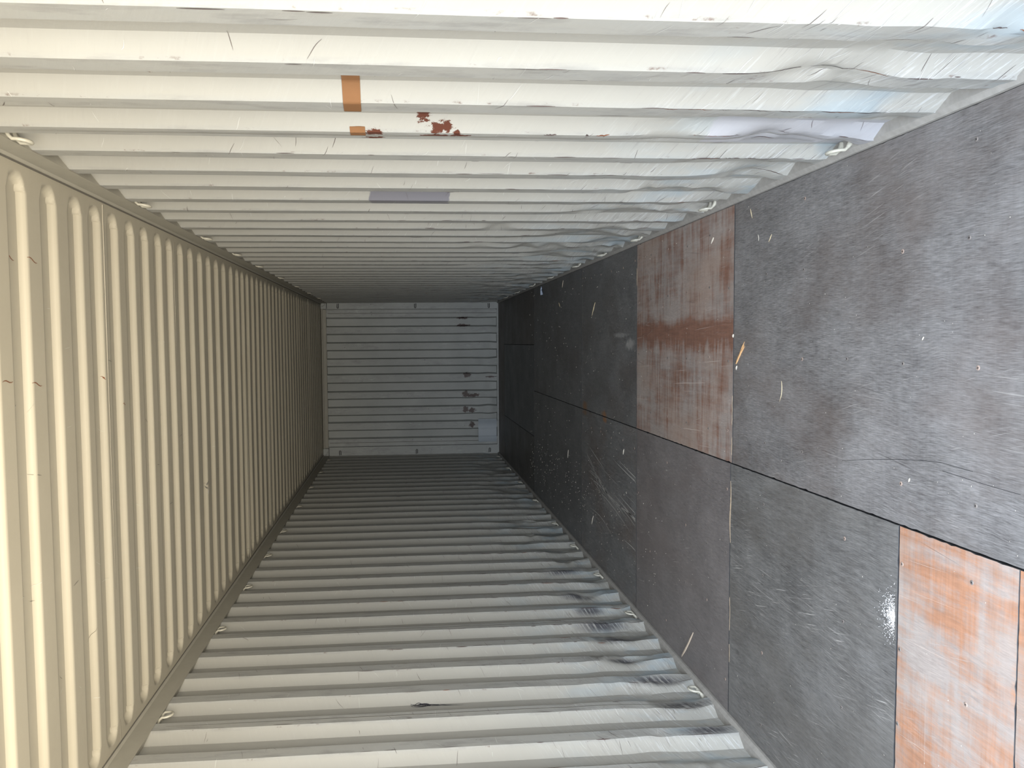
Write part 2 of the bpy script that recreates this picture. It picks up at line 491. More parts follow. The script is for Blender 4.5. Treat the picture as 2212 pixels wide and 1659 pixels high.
def side_wall(name, side, mat, label):
    zb, zt = -0.01, 2.675
    cuts = []
    k0 = int(math.floor(-Y0[side] / P)) - 1
    for k in range(k0, k0 + 50):
        y = Y0[side] + k * P
        cuts += list(y + np.array([0, .024, .047, FL, FL + .017, FL + .034, FL + .051, FL + SL, FL + SL + .024, FL + SL + .047,
                                   P - SL, P - SL + .017, P - SL + .034, P - SL + .051]))
    ys = np.array([y for y in cuts if 0.0 < y < L])
    ys = np.concatenate([[0.0], ys, [L + .11]])
    zs = np.concatenate([np.concatenate([[zb], np.arange(.014, .70, .0125)]), np.arange(.70, 1.25, .03), np.arange(1.25, zt, .09), [zt]])
    Y, Z = np.meshgrid(ys, zs, indexing='ij')
    # vertices slide with the wobble so that the fold lines stay crisp
    low = np.clip((1.05 - Z) / .9, 0, 1) ** 1.3
    wob = (vnoise(Y * 3.3 + 7, Z * 7) - .5) * .030 * low + (vnoise(Y * 2.1, Z * 2.3 + 9) - .5) * .007
    Yw = Y - wob * ((Y > .05) & (Y < L - .05))
    X = side * (HI + wall_off(side, Yw, Z))
    v = np.stack([X, Yw, Z], -1).reshape(-1, 3)
    f = grid_faces(len(ys), len(zs), flip=(side < 0))
    mb = MB()
    mb.v = [tuple(q) for q in v]; mb.f = [tuple(q) for q in f]; mb.mi = [0] * len(f)
    g = np.random.default_rng(21 + side)

    def ribbon(pts, w, mi, lift=.0012):
        """thin mark lying on the skin, pts in (y, z)"""
        pts = np.array(pts, float)
        t = np.gradient(pts, axis=0)
        nrm = np.stack([-t[:, 1], t[:, 0]], 1)
        nrm /= np.linalg.norm(nrm, axis=1, keepdims=True) + 1e-9
        wv = w * np.sin(np.linspace(.25, math.pi - .25, len(pts)))[:, None] * .5
        A, B = pts + nrm * wv, pts - nrm * wv
        vs = []
        for q in (A, B):
            xo = side * (HI + wall_off(side, q[:, 0], q[:, 1]) - lift)
            vs.append(np.stack([xo, q[:, 0], q[:, 1]], 1))
        n = len(pts)
        mb.add(np.vstack(vs), [(i, i + 1, n + i + 1, n + i) for i in range(n - 1)], mi)

    def crest(k):
        return Y0[side] + k * P
    # weld lines along the panel joints
    for k in SEAMS[side]:
        y = crest(k) + .030
        zz = np.linspace(.05, 2.58, 60)
        for dy, w, mi in ((0.0, .005, 4), (.006, .004, 5)):
            ribbon(np.stack([y + dy - (vnoise(y * 3.3 + 7, zz * 7) - .5) * .030 * np.clip((1.05 - zz) / .9, 0, 1) ** 1.3, zz], 1), w, mi, .0015)
    # random scratches, most of them across the crests and towards the floor
    for i in range(1700):
        k = g.integers(-8, 26)
        zc = abs(g.normal(0, .7)) + .05 if i % 3 else g.uniform(.1, 2.5)
        if zc > 2.5: continue
        yc = crest(k) + g.uniform(-.06, .10)
        ln = g.uniform(.012, .07)
        an = g.normal(.42 if zc < .9 else .3, .35)
        a = np.linspace(-.5, .5, 7)
        pts = np.stack([yc + a * ln * math.cos(an) + .003 * np.sin(a * 5 + i), zc + a * ln * math.sin(an)], 1)
        pts[:, 1] = np.clip(pts[:, 1], .03, 2.6)
        ribbon(pts, g.uniform(.0006, .0018), 1 if g.random() < .6 else 2)
    # chips along the crest edges
    for i in range(420):
        k = g.integers(-8, 26)
        zc = abs(g.normal(0, .9)) + .05
        if zc > 2.4: continue
        yc = crest(k) + (0.0 if g.random() < .8 else FL)
        ln = g.uniform(.01, .09)
        a = np.linspace(-.5, .5, 6)
        lowz = np.clip((1.05 - zc) / .9, 0, 1) ** 1.3
        zz = np.clip(zc + a * ln, .03, 2.6)
        wobs = (vnoise(yc * 3.3 + 7, zz * 7) - .5) * .030 * lowz
        ribbon(np.stack([yc - wobs + g.normal(0, .002), zz], 1), g.uniform(.0015, .005), 2 if g.random() < .94 else 3)
    if side > 0:      # broken rust lines along bent crest edges
        for k, z0, z1, w in ((-4, .42, .80, .003), (-4, .25, .36, .004), (-5, .44, .56, .006), (-3, .30, .60, .003), (-3, .86, .93, .006), (-2, .20, .45, .004), (-6, .15, .30, .005), (-3, 1.02, 1.06, .008), (-2, .33, .5, .005)):
            z = z0
            while z < z1:
                d = g.uniform(.03, .09)
                zz = np.linspace(z, min(z + d, z1), 9)
                lo_ = np.clip((1.05 - zz) / .9, 0, 1) ** 1.3
                y = crest(k) - (vnoise(crest(k) * 3.3 + 7, zz * 7) - .5) * .030 * lo_ + g.normal(0, .0015, 9)
                ribbon(np.stack([y, zz], 1), w * g.uniform(.5, 1.1), 2 if g.random() < .7 else 3)
                z += d + g.uniform(0, .03)
    if side < 0:      # black pen scribble in one trough
        yb = Y_LEFT + P + .176 + .02
        for j in range(5):
            a = np.linspace(0, 1, 26)
            zz = 1.47 - a * (.26 - .03 * j)
            ribbon(np.stack([yb + .012 * np.sin(a * (5 + 2 * j) + j) * (1 - a) + .004 * j - .008 * a, zz], 1), .0035, 6)
        for j in range(3):
            a = np.linspace(0, 2 * math.pi, 20)
            ribbon(np.stack([yb + .012 * np.sin(a) + .003 * j, 1.43 - .012 * j + .035 * np.cos(a)], 1), .0035, 6)
    me = mb.mesh(name, 21)
    return struct(name, me, [mat, MAT_PALE, MAT_DARK, MAT_RUST, MAT_WELD, MAT_SEAMD, MAT_INK], label, 'container wall')


STEPS = [-8, -7, -4, -3, 1, 5, 8, 11, 14, 18, 22, 26, 30]
SEAMS = {+1: [-7, -3, 1, 5, 8, 11, 15, 19, 23, 27], -1: [-6, -3, 1, 5, 8, 11, 14, 18, 22, 26, 30]}
wall_top = side_wall('wall_right', +1, MAT_WALL_R, 'pale corrugated steel side wall along the top of the photo, dented beside the floor')
wall_bot = side_wall('wall_left', -1, MAT_WALL_L, 'pale corrugated steel side wall along the bottom of the photo, with black scrapes')

# ------------------------------------------------------------------ roof
RIBS = [2.722, 2.951, 3.176, 3.367, 3.563, 3.773, 3.97, 4.18, 4.37, 4.575, 4.783, 4.997, 5.206, 5.417, 5.631, 5.862, 6.075, 6.262, 6.457, 6.665]
RIBS = [2.722 - .215 * k for k in range(13, 0, -1)] + RIBS + [6.665 + .2085 * k for k in range(1, 26)]
RIBS = [1.0104 * y - .177 for y in RIBS]
RIBS = [y for y in RIBS if .25 < y < L - .08]


def roof():
    ys = {0.0, L, L + .13}
    for y in RIBS:
        for d in (-.1185, -.112, -.106, -.100, -.094, -.075, -.06, -.045, -.03, -.012, -.004, .002, .008, .014, .020, .028, .05):
            ys.add(round(y + d, 4))
    ys = np.array(sorted(q for q in ys if 0 <= q <= L + .13))
    xe = np.arange(1.04, 1.146, .005)
    xs = np.concatenate([[-1.19], -xe[::-1], np.linspace(-1.0, 1.0, 25), xe, [1.19]])
    Y, X = np.meshgrid(ys, xs, indexing='ij')
    Z = np.full(Y.shape, H)
    for y in RIBS:
        c = y - .046          # middle of the pressed rib; its deeper side is the slope that faces the door
        hw, hl = .066, 1.133
        r = .060
        qx = np.maximum(np.abs(X) - (hl - r), 0)
        # rounded end: the half width shrinks towards the tip
        sd = np.where(qx > 0, np.hypot(qx, Y - c) - r, np.abs(Y - c) - hw)
        t = np.clip(-sd / .026, 0, 1)
        t = t * t * (3 - 2 * t)
        Z = np.maximum(Z, H + .024 * t)
    Z += (vnoise(Y * .9, X * 1.2) - .5) * .006
    mb = MB()
    mb.v = [tuple(q) for q in np.stack([X, Y, Z], -1).reshape(-1, 3)]
    f = grid_faces(len(ys), len(xs))
    mb.f = [tuple(q) for q in f]; mb.mi = [0] * len(f)
    # seams between the roof sheets and a few rust-edged scratches
    def ribbon(pts, w, mi):
        pts = np.array(pts, float)
        t = np.gradient(pts, axis=0)
        nr = np.stack([-t[:, 1], t[:, 0]], 1); nr /= np.linalg.norm(nr, axis=1, keepdims=True)
        wv = w * .5 * np.sin(np.linspace(.3, math.pi - .3, len(pts)))[:, None]
        n = len(pts); vs = []
        for q in (pts + nr * wv, pts - nr * wv):
            zi = []
            for x, y in q:
                j = np.argmin(np.abs(ys - y)); i = np.argmin(np.abs(xs - x))
                zi.append(Z[j, i] - .0012)
            vs.append(np.stack([q[:, 0], q[:, 1], zi], 1))
        mb.add(np.vstack(vs), [(i, i + 1, n + i + 1, n + i) for i in range(n - 1)], mi)
    for y in [min((q + .044 for q in RIBS), key=lambda q: abs(q - y_)) for y_ in (1.14, 2.19, 3.28, 4.28, 5.12, 6.19, 7.25, 8.3, 9.37, 10.4, 11.5)]:
        mb.box((-1.15, y, H - .0005), (1.15, y + .0016, H + .004), 0)
        mb.box((-1.15, y + .003, H - .0004), (1.15, y + .005, H + .004), 2)
    SCR = [((.449, 2.535), (.449, 2.60)), ((.436, 2.735), (.425, 2.80)), ((.857, 2.735), (.845, 2.80)), ((.865, 2.63), (.842, 2.69)),
           ((.52, 2.85), (.50, 2.87)), ((.30, 3.58), (.297, 3.60)), ((.43, 3.37), (.42, 3.385))]
    SCR = [((a, 1.0104 * b - .177), (c, 1.0104 * d - .177)) for (a, b), (c, d) in SCR]
    for k, ((x0, y0), (x1, y1)) in enumerate(SCR):
        a = np.linspace(0, 1, 7)
        ribbon(np.stack([x0 + (x1 - x0) * a + .004 * np.sin(a * 6), y0 + (y1 - y0) * a], 1), .0035, 3)
    for k, (x, y) in enumerate(((-.02, 4.475), (-.05, 4.49), (-.085, 4.485), (-.11, 4.50), (-.06, 4.52), (-.33, 5.02), (-.36, 5.03))):
        a = np.linspace(-.5, .5, 6)
        ribbon(np.stack([x + a * .055, y - .13 + .012 * np.sin(a * 4 + k)], 1), .010, 1 + k % 2)
    for k in range(60):
        x, y, an, ln = random.uniform(-1, 1.05), random.uniform(2.4, 5.5), random.gauss(1.5, .5), random.uniform(.02, .07)
        a = np.linspace(-.5, .5, 5)
        ribbon(np.stack([x + a * ln * math.cos(an), y + a * ln * math.sin(an)], 1), .002, 1 if k % 4 else 2)
    me = mb.mesh('ceiling', 30)
    return struct('ceiling', me, [MAT_ROOF, MAT_WELD, MAT_SEAMD, MAT_RUST], 'cream steel roof with round-ended pressed ribs, at the left of the photo', 'container roof')

roof()

# ------------------------------------------------------------------ rails, ledges, far frame
for side, nm, where in ((1, 'trim_1', 'top'), (-1, 'trim_2', 'bottom')):
    mb = MB()
    prof_pts = [(HI - .004, 2.636), (HI + .05, 2.654), (HI + .05, H + .002), (HI - .016, H + .002), (HI - .004, H - .012)]
    n = len(prof_pts)
    for y0 in (0.0,):
        vs = [(side * x, y, z) for y in (0.0, L + .12) for x, z in prof_pts]
        mb.add(vs, [(i, (i + 1) % n, n + (i + 1) % n, n + i) for i in range(n)] + [tuple(range(n)), tuple(reversed(range(n, 2 * n)))])
    # dark gap line where the roof sheet laps on the rail
    mb.box((side * (HI - .019), 0, H - .0035), (side * (HI - .014), L, H + .001), 1)
    struct(nm, mb.mesh(nm), [MAT_RAIL, MAT_SEAMD], 'square roof rail between the roof and the wall along the %s of the photo' % where, 'roof rail')
for side, nm, where in ((1, 'trim_3', 'top'), (-1, 'trim_4', 'bottom')):
    mb = MB()
    ys = np.linspace(0, L + .12, 300)
    pts = [(HI - .010, -.03), (HI - .010, .010), (HI - .002, .017), (HI + .004, .024), (HI + .06, .030), (HI + .06, -.03)]
    n = len(pts)
    vs = [(side * (x + (.0016 * (vnoise(y * 11, i) - .5) if i in (1, 2) else 0)), y, z) for y in ys for i, (x, z) in enumerate(pts)]
    mb.add(vs, [(j * n + i, j * n + (i + 1) % n, (j + 1) * n + (i + 1) % n, (j + 1) * n + i) for j in range(len(ys) - 1) for i in range(n)])
    struct(nm, mb.mesh(nm, 30), [MAT_LEDGE], 'dusty bottom rail between the floor and the wall along the %s of the photo' % where, 'bottom rail')

mb = MB(); mb.box((-HI - .04, 0, -.12), (HI + .04, L + .12, -.0285))
struct('floor', mb.mesh('floor'), [MAT_GAP], 'dark underfloor showing only in the gaps between the plywood sheets', 'underfloor')


# ------------------------------------------------------------------ far end wall
def end_wall():
    X_IN = [(1.019, .947), (.818, .697), (.570, .449), (.321, .204), (.080, -.053), (-.186, -.303), (-.428, -.554), (-.664, -.789), (-.912, -.978)]
    s = .011
    prof_ = [(1.12, .9), (1.076, .9), (1.072, 0)]
    for k, (a, b) in enumerate(X_IN):
        if k: prof_ += [(a + s, 1), (a - s, 0)]
        prof_ += [(b + s, 0)]
        if k < len(X_IN) - 1: prof_ += [(b - s, 1)]
    prof_ = [(q, w) for q, w in prof_]
    prof_[-1] = (-1.030, 0); prof_ += [(-1.034, .9), (-1.10, .9)]
    zs = np.concatenate([[-.04], np.linspace(.02, .8, 42), np.linspace(.85, 2.704, 20)])
    xs = np.array([q for q, _ in prof_]); ds = np.array([w for _, w in prof_], float) * .055
    g = np.random.default_rng(3)
    V = np.zeros((len(xs), len(zs), 3))
    for i, (x, d) in enumerate(zip(xs, ds)):
        low = np.clip((.7 - zs) / .6, 0, 1)
        V[i, :, 0] = x + (vnoise(x * 9 + 3, zs * 6) - .5) * .024 * low
        V[i, :, 1] = L + d + (vnoise(x * 7, zs * 8) - .35) * .018 * low
        V[i, :, 2] = zs
    mb = MB()
    mb.v = [tuple(q) for q in V.reshape(-1, 3)]
    f = grid_faces(len(xs), len(zs))
    mb.f = [tuple(q) for q in f]; mb.mi = [0] * len(f)
    for x in (1.019, -.978):
        mb.box((x - .003, L - .003, .03), (x + .003, L + .002, 2.63), 1)
    me = mb.mesh('wall_back', 25)
    o = struct('wall_back', me, [MAT_END, MAT_SEAMD], 'grey corrugated end wall at the far end of the container', 'container end wall')
    # repair patch welded over the lower corner
    mb = MB()
    px = [-.640, -.664, -.682, -.770, -.79, -.80, -.905, -.915, -.985, -1.0]
    pd = [-.006, -.006, .0, .0, -.003, -.006, -.006, -.010, -.010, -.006]
    vs = [(x, L + d - .004, z) for x, d in zip(px, pd) for z in (.035, .325)]
    vs += [(x, L + d + .004, z) for x, d in zip(px, pd) for z in (.035, .325)]
    n = len(px)
    fs = [(2 * i, 2 * i + 1, 2 * i + 3, 2 * i + 2) for i in range(n - 1)]
    b = 2 * n
    fs += [(2 * i, 2 * i + 2, b + 2 * i + 2, b + 2 * i) for i in range(n - 1)] + [(2 * i + 1, b + 2 * i + 1, b + 2 * i + 3, 2 * i + 3) for i in range(n - 1)]
    fs += [(0, b, b + 1, 1), (2 * n - 2, 2 * n - 1, b + 2 * n - 1, b + 2 * n - 2)]
    mb.add(vs, fs)
    p = link('repair_patch', mb.mesh('repair_patch', 20), [MAT_PATCH], o)
    tag(p, 'pale blue grey repair plate')
    return o

end_wall()
# corner posts, header and sill of the far frame
for nm, x0, x1, where in (('trim_5', 1.083, HI + .05, 'top'), ('trim_6', -HI - .05, -1.042, 'bottom')):
    mb = MB(); mb.box((x0, L - .012, -.06), (x1, L + .12, 2.639)); mb.box((x0 + .002, L + .045, 2.630), (x1 - .002, L + .118, H))
    struct(nm, bevel(mb.mesh(nm), .004), [MAT_END], 'flat grey corner post at the %s of the far end wall' % where, 'corner post')
mb = MB()
mb.box((-1.050, L - .018, 2.650), (1.078, L + .12, 2.704)); mb.box((-HI - .045, L + .030, 2.694), (HI + .045, L + .12, H + .03))
struct('trim_7', bevel(mb.mesh('trim_7'), .004), [MAT_RAIL], 'header beam at the roof side of the far end wall', 'header beam')
mb = MB(); mb.box((-1.06, L - .014, -.06), (1.10, L + .12, .026))
struct('trim_8', bevel(mb.mesh('trim_8'), .004), [MAT_END], 'sill strip where the far end wall meets the floor', 'sill')
for nm, x0, x1, where in (('trim_9', 1.090, HI + .04, 'top'), ('trim_10', -HI - .04, -1.062, 'bottom')):
    mb = MB(); mb.box((x0, L - .022, 2.648), (x1, L + .12, H + .02))
    xm = (x0 + x1) / 2
    mb.tube([(xm - .03, L - .026, 2.712), (xm - .01, L - .028, 2.676), (xm + .035, L - .028, 2.660)], .006)
    struct(nm, mb.mesh(nm), [MAT_END], 'small gusset block at the roof end of the %s corner post' % where, 'gusset')

# ------------------------------------------------------------------ plywood floor
def ply(name, dark, light, tint, tint_amt, seed, worn=None, cover=.5, cross=.5, band=None, streak=1.0, stains=()):
    """plywood: x runs across the container, y down its length"""
    s = NT(name)
    lo = (seed * 3.7, seed * 1.9, 0)
    wob = s.noise(s.map((1, 1, 1), loc=lo), 3.0, 3)
    v = s.vmath('ADD', s.co, s.vmath('MULTIPLY', s.vmath('SUBTRACT', wob, (.5, .5, .5)), (.035, 0, 0)))
    grain = s.noise(s.map((330, 24, 1), loc=lo, v=v), 1.0, 5, .62)
    mid = s.noise(s.map((60, 6, 1), loc=lo, v=v), 1.0, 6, .65)
    blot = s.noise(s.map((1, 1, 1), loc=lo), 2.8, 6, .62)
    soft = s.noise(s.map((1, .7, 1), loc=(lo[1], lo[0], 0)), 6.0, 6, .66)
    xg = s.noise(s.map((5, 90, 1), loc=lo), 1.0, 5, .65)
    f = s.math('MULTIPLY', grain, .46)
    f = s.math('ADD', f, s.math('MULTIPLY', mid, .20 * streak))
    f = s.math('ADD', f, s.math('MULTIPLY', blot, .22))
    f = s.math('ADD', f, s.math('MULTIPLY', soft, .20))
    f = s.math('ADD', f, s.math('MULTIPLY', xg, .06))
    f = s.math('DIVIDE', f, .46 + .20 * streak + .48)
    c = s.mix(s.rng(f, .38, .63), dark, light)
    tb = s.noise(s.map((1.4, .8, 1), loc=(seed, 5, 0)), 1.6, 5, .6)
    c = s.mix(s.math('MULTIPLY', s.rng(tb, .46, .66), tint_amt), c, tint)
    if worn:
        w1 = s.noise(s.map((2.2, 26.0, 1), loc=lo), 1.0, 7, .66)          # streaks across
        w2 = s.noise(s.map((16.0, 1.8, 1), loc=lo), 1.0, 7, .66)          # streaks along
        w3 = s.noise(s.map((1.6, 2.4, 1), loc=(lo[1], 0, 0)), 1.7, 6, .62)
        w = s.math('ADD', s.math('MULTIPLY', w1, cross * .62), s.math('MULTIPLY', w2, (1 - cross) * .62))
        w = s.math('ADD', w, s.math('MULTIPLY', w3, .38))
        w = s.math('ADD', w, s.math('MULTIPLY', s.math('SUBTRACT', grain, .5), .16))
        if band:                                                          # bare band down the sheet
            o = s.xyz()
            d = s.math('ABSOLUTE', s.math('SUBTRACT', s.math('ADD', o[0], s.math('MULTIPLY', w1, .08)), band[0] + .04))
            w = s.math('ADD', w, s.rng(d, band[1], 0.0, 0, .20))
        t = .62 - cover * .24
        wm = s.rng(w, t, t + .12)
        wc = s.mix(s.rng(s.math('ADD', s.math('MULTIPLY', mid, .6), s.math('MULTIPLY', xg, .4)), .36, .62), tuple(q * .70 for q in worn), tuple(q * 1.12 for q in worn))
        c = s.mix(s.math('MULTIPLY', wm, .9), c, wc)
        cut = s.noise(s.map((.6, 120, 1), loc=lo), 1.0, 2, .5)
        c = s.mix(s.math('MULTIPLY', s.rng(cut, .69, .73), .6), c, (0.40, 0.34, 0.30))
        cut2 = s.noise(s.turn(-.06, (120, 1.0, 1), lo, 2), 1.0, 2, .5)
        c = s.mix(s.math('MULTIPLY', s.rng(cut2, .70, .73), .6), c, (0.46, 0.40, 0.36))
    # thin scratches down the length, some slanting
    s1 = s.noise(s.turn(.05, (210, 3.5, 1), lo, 2), 1.0, 3, .6)
    s2 = s.noise(s.turn(-.25, (170, 5, 1), lo, 2), 1.0, 3, .6)
    s3 = s.noise(s.turn(.14, (120, 1.2, 1), lo, 2), 1.0, 2, .5)
    gate = s.rng(s.noise(s.map((1, .8, 1), loc=lo), 2.3, 3), .48, .62)
    c = s.mix(s.math('MULTIPLY', s.math('MULTIPLY', s.rng(s1, .60, .70), gate), .35 * streak), c, (0.34, 0.33, 0.31))
    c = s.mix(s.math('MULTIPLY', s.math('MULTIPLY', s.rng(s2, .62, .70), gate), .42 * streak), c, (0.36, 0.35, 0.33))
    c = s.mix(s.math('MULTIPLY', s.rng(s3, .71, .76), .5), c, (0.03, 0.028, 0.028))
    dots = s.math('MULTIPLY', s.speck(s.map((1, .8, 1), loc=lo), 11.0, .020), s.rng(s.noise(s.co, 4, 2), .5, .55))
    c = s.mix(s.math('MULTIPLY', dots, .6), c, (0.45, 0.43, 0.40))
    if stains:
        sn = s.noise(s.co, 22, 6, .7)
        for cc, rr, kk in stains:
            c = s.mix(s.math('MULTIPLY', s.blob(cc, rr, .6, s.math('SUBTRACT', s.math('MULTIPLY', sn, 2.2), .6), 1.0), .8), c, kk)
    bump = s.math('ADD', grain, s.math('MULTIPLY', mid, .6))
    return s.done(c, s.rng(blot, .3, .7, .42, .58), bump, .22, .0012, spec=.5)


SHEETS = [  # x0, x1, y0, y1, material, label
    (.0025, 1.1655, .82, 3.243, ply('ply_big_grey', (0.062, 0.058, 0.058), (0.225, 0.218, 0.217), (0.085, 0.062, 0.052), .50, 1),
     'broad grey plywood floor sheet filling the right of the photo, with a rough grain'),
    (.0025, 1.1655, 3.248, 4.716, ply('ply_red_worn', (0.175, 0.148, 0.136), (0.335, 0.292, 0.268), (0.26, 0.17, 0.125), .45, 2, (0.165, 0.075, 0.048), .60, .62, (.60, .10)),
     'red brown worn plywood floor sheet between two grey sheets, beside the upper wall'),
    (.0025, 1.1655, 4.721, 6.266, ply('ply_black', (0.046, 0.046, 0.048), (0.18, 0.18, 0.18), (0.062, 0.05, 0.045), .45, 3,
        stains=[((.03, 6.15, 0), (.05, .10, 1), (.17, .085, .035)), ((.02, 5.54, 0), (.03, .08, 1), (.22, .10, .035)),
                ((.54, 4.87, 0), (.045, .13, 1), (.26, .255, .25)), ((.60, 5.1, 0), (.02, .2, 1), (.22, .22, .215))]),
     'dark plywood sheet just beyond the red brown sheet, with a long pale splinter'),
    (.0025, 1.1655, 6.270, 8.655, ply('ply_black_far', (0.045, 0.046, 0.049), (0.17, 0.17, 0.172), (0.06, 0.045, 0.04), .4, 4),
     'dark plywood sheet deeper along the upper wall, with a pale paper scrap on it'),
    (-1.1655, -.0005, .82, 1.5735, ply('ply_orange_near', (0.17, 0.14, 0.128), (0.33, 0.28, 0.255), (0.3, 0.19, 0.13), .6, 5, (0.31, 0.145, 0.078), .80, .4),
     'narrow sliver of orange plywood sheet at the lower right edge of the photo'),
    (-1.1655, -.0005, 1.575, 2.037, ply('ply_orange', (0.20, 0.170, 0.158), (0.36, 0.315, 0.29), (0.32, 0.21, 0.150), .6, 6, (0.315, 0.152, 0.085), .74, .38),
     'bright orange worn plywood floor sheet in the lower right corner of the photo'),
    (-1.1655, -.0005, 2.042, 3.262, ply('ply_charcoal', (0.047, 0.046, 0.046), (0.180, 0.176, 0.172), (0.078, 0.070, 0.062), .45, 7, streak=1.7),
     'charcoal plywood floor sheet with a white powder spill, left of the orange sheet'),
    (-1.1655, -.0005, 3.267, 4.710, ply('ply_mauve', (0.078, 0.070, 0.070), (0.190, 0.175, 0.172), (0.115, 0.095, 0.090), .5, 8),
     'mauve grey plywood floor sheet below the red brown sheet, beside the lower wall'),
    (-1.1655, -.0005, 4.715, 6.272, ply('ply_scratched', (0.05, 0.05, 0.052), (0.185, 0.185, 0.185), (0.085, 0.052, 0.037), .45, 9, streak=1.7,
        stains=[((-.02, 5.52, 0), (.03, .07, 1), (.22, .10, .035)), ((-.02, 6.15, 0), (.03, .09, 1), (.15, .08, .04)),
                ((-.60, 5.3, 0), (.10, .32, 1), (.16, .155, .152))]),
     'dark plywood floor sheet beside the lower wall, with a cluster of curved pale scratches'),
    (-1.1655, -.0005, 6.276, 8.680, ply('ply_slate', (0.045, 0.046, 0.048), (0.17, 0.17, 0.17), (0.055, 0.055, 0.06), .4, 10),
     'dark slate plywood floor sheet farther in along the lower wall'),
    (.529, 1.1655, 8.660, 11.30, ply('ply_far_brown', (0.040, 0.037, 0.035), (0.11, 0.10, 0.095), (0.06, 0.045, 0.035), .5, 11),
     'brownish black narrow floor sheet near the far end, beside the upper wall'),
    (-.520, .525, 8.684, 11.30, ply('ply_far_blue', (0.042, 0.045, 0.048), (0.12, 0.125, 0.13), (0.06, 0.065, 0.07), .4, 12),
     'bluish black floor sheet in the middle near the far end'),
    (-1.1655, -.524, 8.684, 11.30, ply('ply_far_black', (0.034, 0.033, 0.033), (0.10, 0.096, 0.092), (0.055, 0.045, 0.035), .5, 13),
     'black narrow floor sheet near the far end, beside the lower wall'),
    (-1.1655, 1.1655, 11.304, 12.012, ply('ply_end_strip', (0.042, 0.032, 0.026), (0.11, 0.085, 0.070), (0.07, 0.05, 0.035), .5, 14),
     'brown cross strip of flooring right against the far end wall'),
]
MAT_SCRAPE = plain('pale_wood_scrape', (0.30, 0.29, 0.275), .8, .25, 60)
MAT_EDGE = plain('raw_ply_edge', (0.36, 0.27, 0.18), .8, .3, 90)
MAT_SCREW = plain('floor_screw', (0.20, 0.18, 0.17), .45, .25, 90, .4)
MAT_SCREW_RUST = plain('floor_screw_rusty', (0.25, 0.19, 0.16), .7, .3, 90)


def screw_mesh(mat, r=.0065):
    mb = MB()
    n = 14
    ring = [(r * math.cos(2 * math.pi * k / n), r * math.sin(2 * math.pi * k / n)) for k in range(n)]
    ring2 = [(q * .72, w * .72) for q, w in ring]
    mb.add([(q, w, .0004) for q, w in ring] + [(q, w, .0016) for q, w in ring2],
           [(k, (k + 1) % n, n + (k + 1) % n, n + k) for k in range(n)] + [tuple(range(n, 2 * n))])
    for a in (0.4, 0.4 + math.pi / 2):        # cross recess
        c, s_ = math.cos(a), math.sin(a)
        L2, w2 = r * .55, r * .12
        mb.add([(c * l - s_ * w, s_ * l + c * w, .0019) for l, w in ((-L2, -w2), (L2, -w2), (L2, w2), (-L2, w2))], [(0, 1, 2, 3)], 1)
    me = mb.mesh('screw')
    me.materials.append(mat); me.materials.append(MAT_GAP)
    return me

SCREW_A, SCREW_B = screw_mesh(MAT_SCREW), screw_mesh(MAT_SCREW_RUST, .007)
SEEN_SCREWS = [(.488, 2.633), (.495, 2.335), (.487, 2.039), (.484, 1.732), (.136, 2.927), (.141, 2.623), (.127, 2.036), (.124, 1.727),
               (.824, 1.776), (.820, 2.052), (1.074, 1.76), (-.114, 2.022), (-.081, 1.733), (-.376, 2.025), (-.415, 1.743), (-.608, 2.028),
               (-.114, 2.33), (-.40, 2.33), (-.70, 2.33), (-1.05, 2.33), (-.12, 2.93), (-.42, 2.93), (-.75, 2.93), (-1.06, 2.93),
               (.82, 2.63), (1.08, 2.63), (.83, 2.93), (-.70, 1.743), (-.90, 2.026), (-.95, 1.743)]
for yy in (3.30, 3.53, 3.83, 4.13, 4.43, 4.67):
    SEEN_SCREWS += [(x + random.uniform(-.02, .02), yy) for x in (1.07, .80, .48, .13, -.12, -.42, -.72, -1.04)]
for yy in (4.76, 5.03, 5.33, 5.63, 5.93, 6.22):
    SEEN_SCREWS += [(x + random.uniform(-.02, .02), yy) for x in (1.07, .48, .13, -.12, -.55, -1.04)]


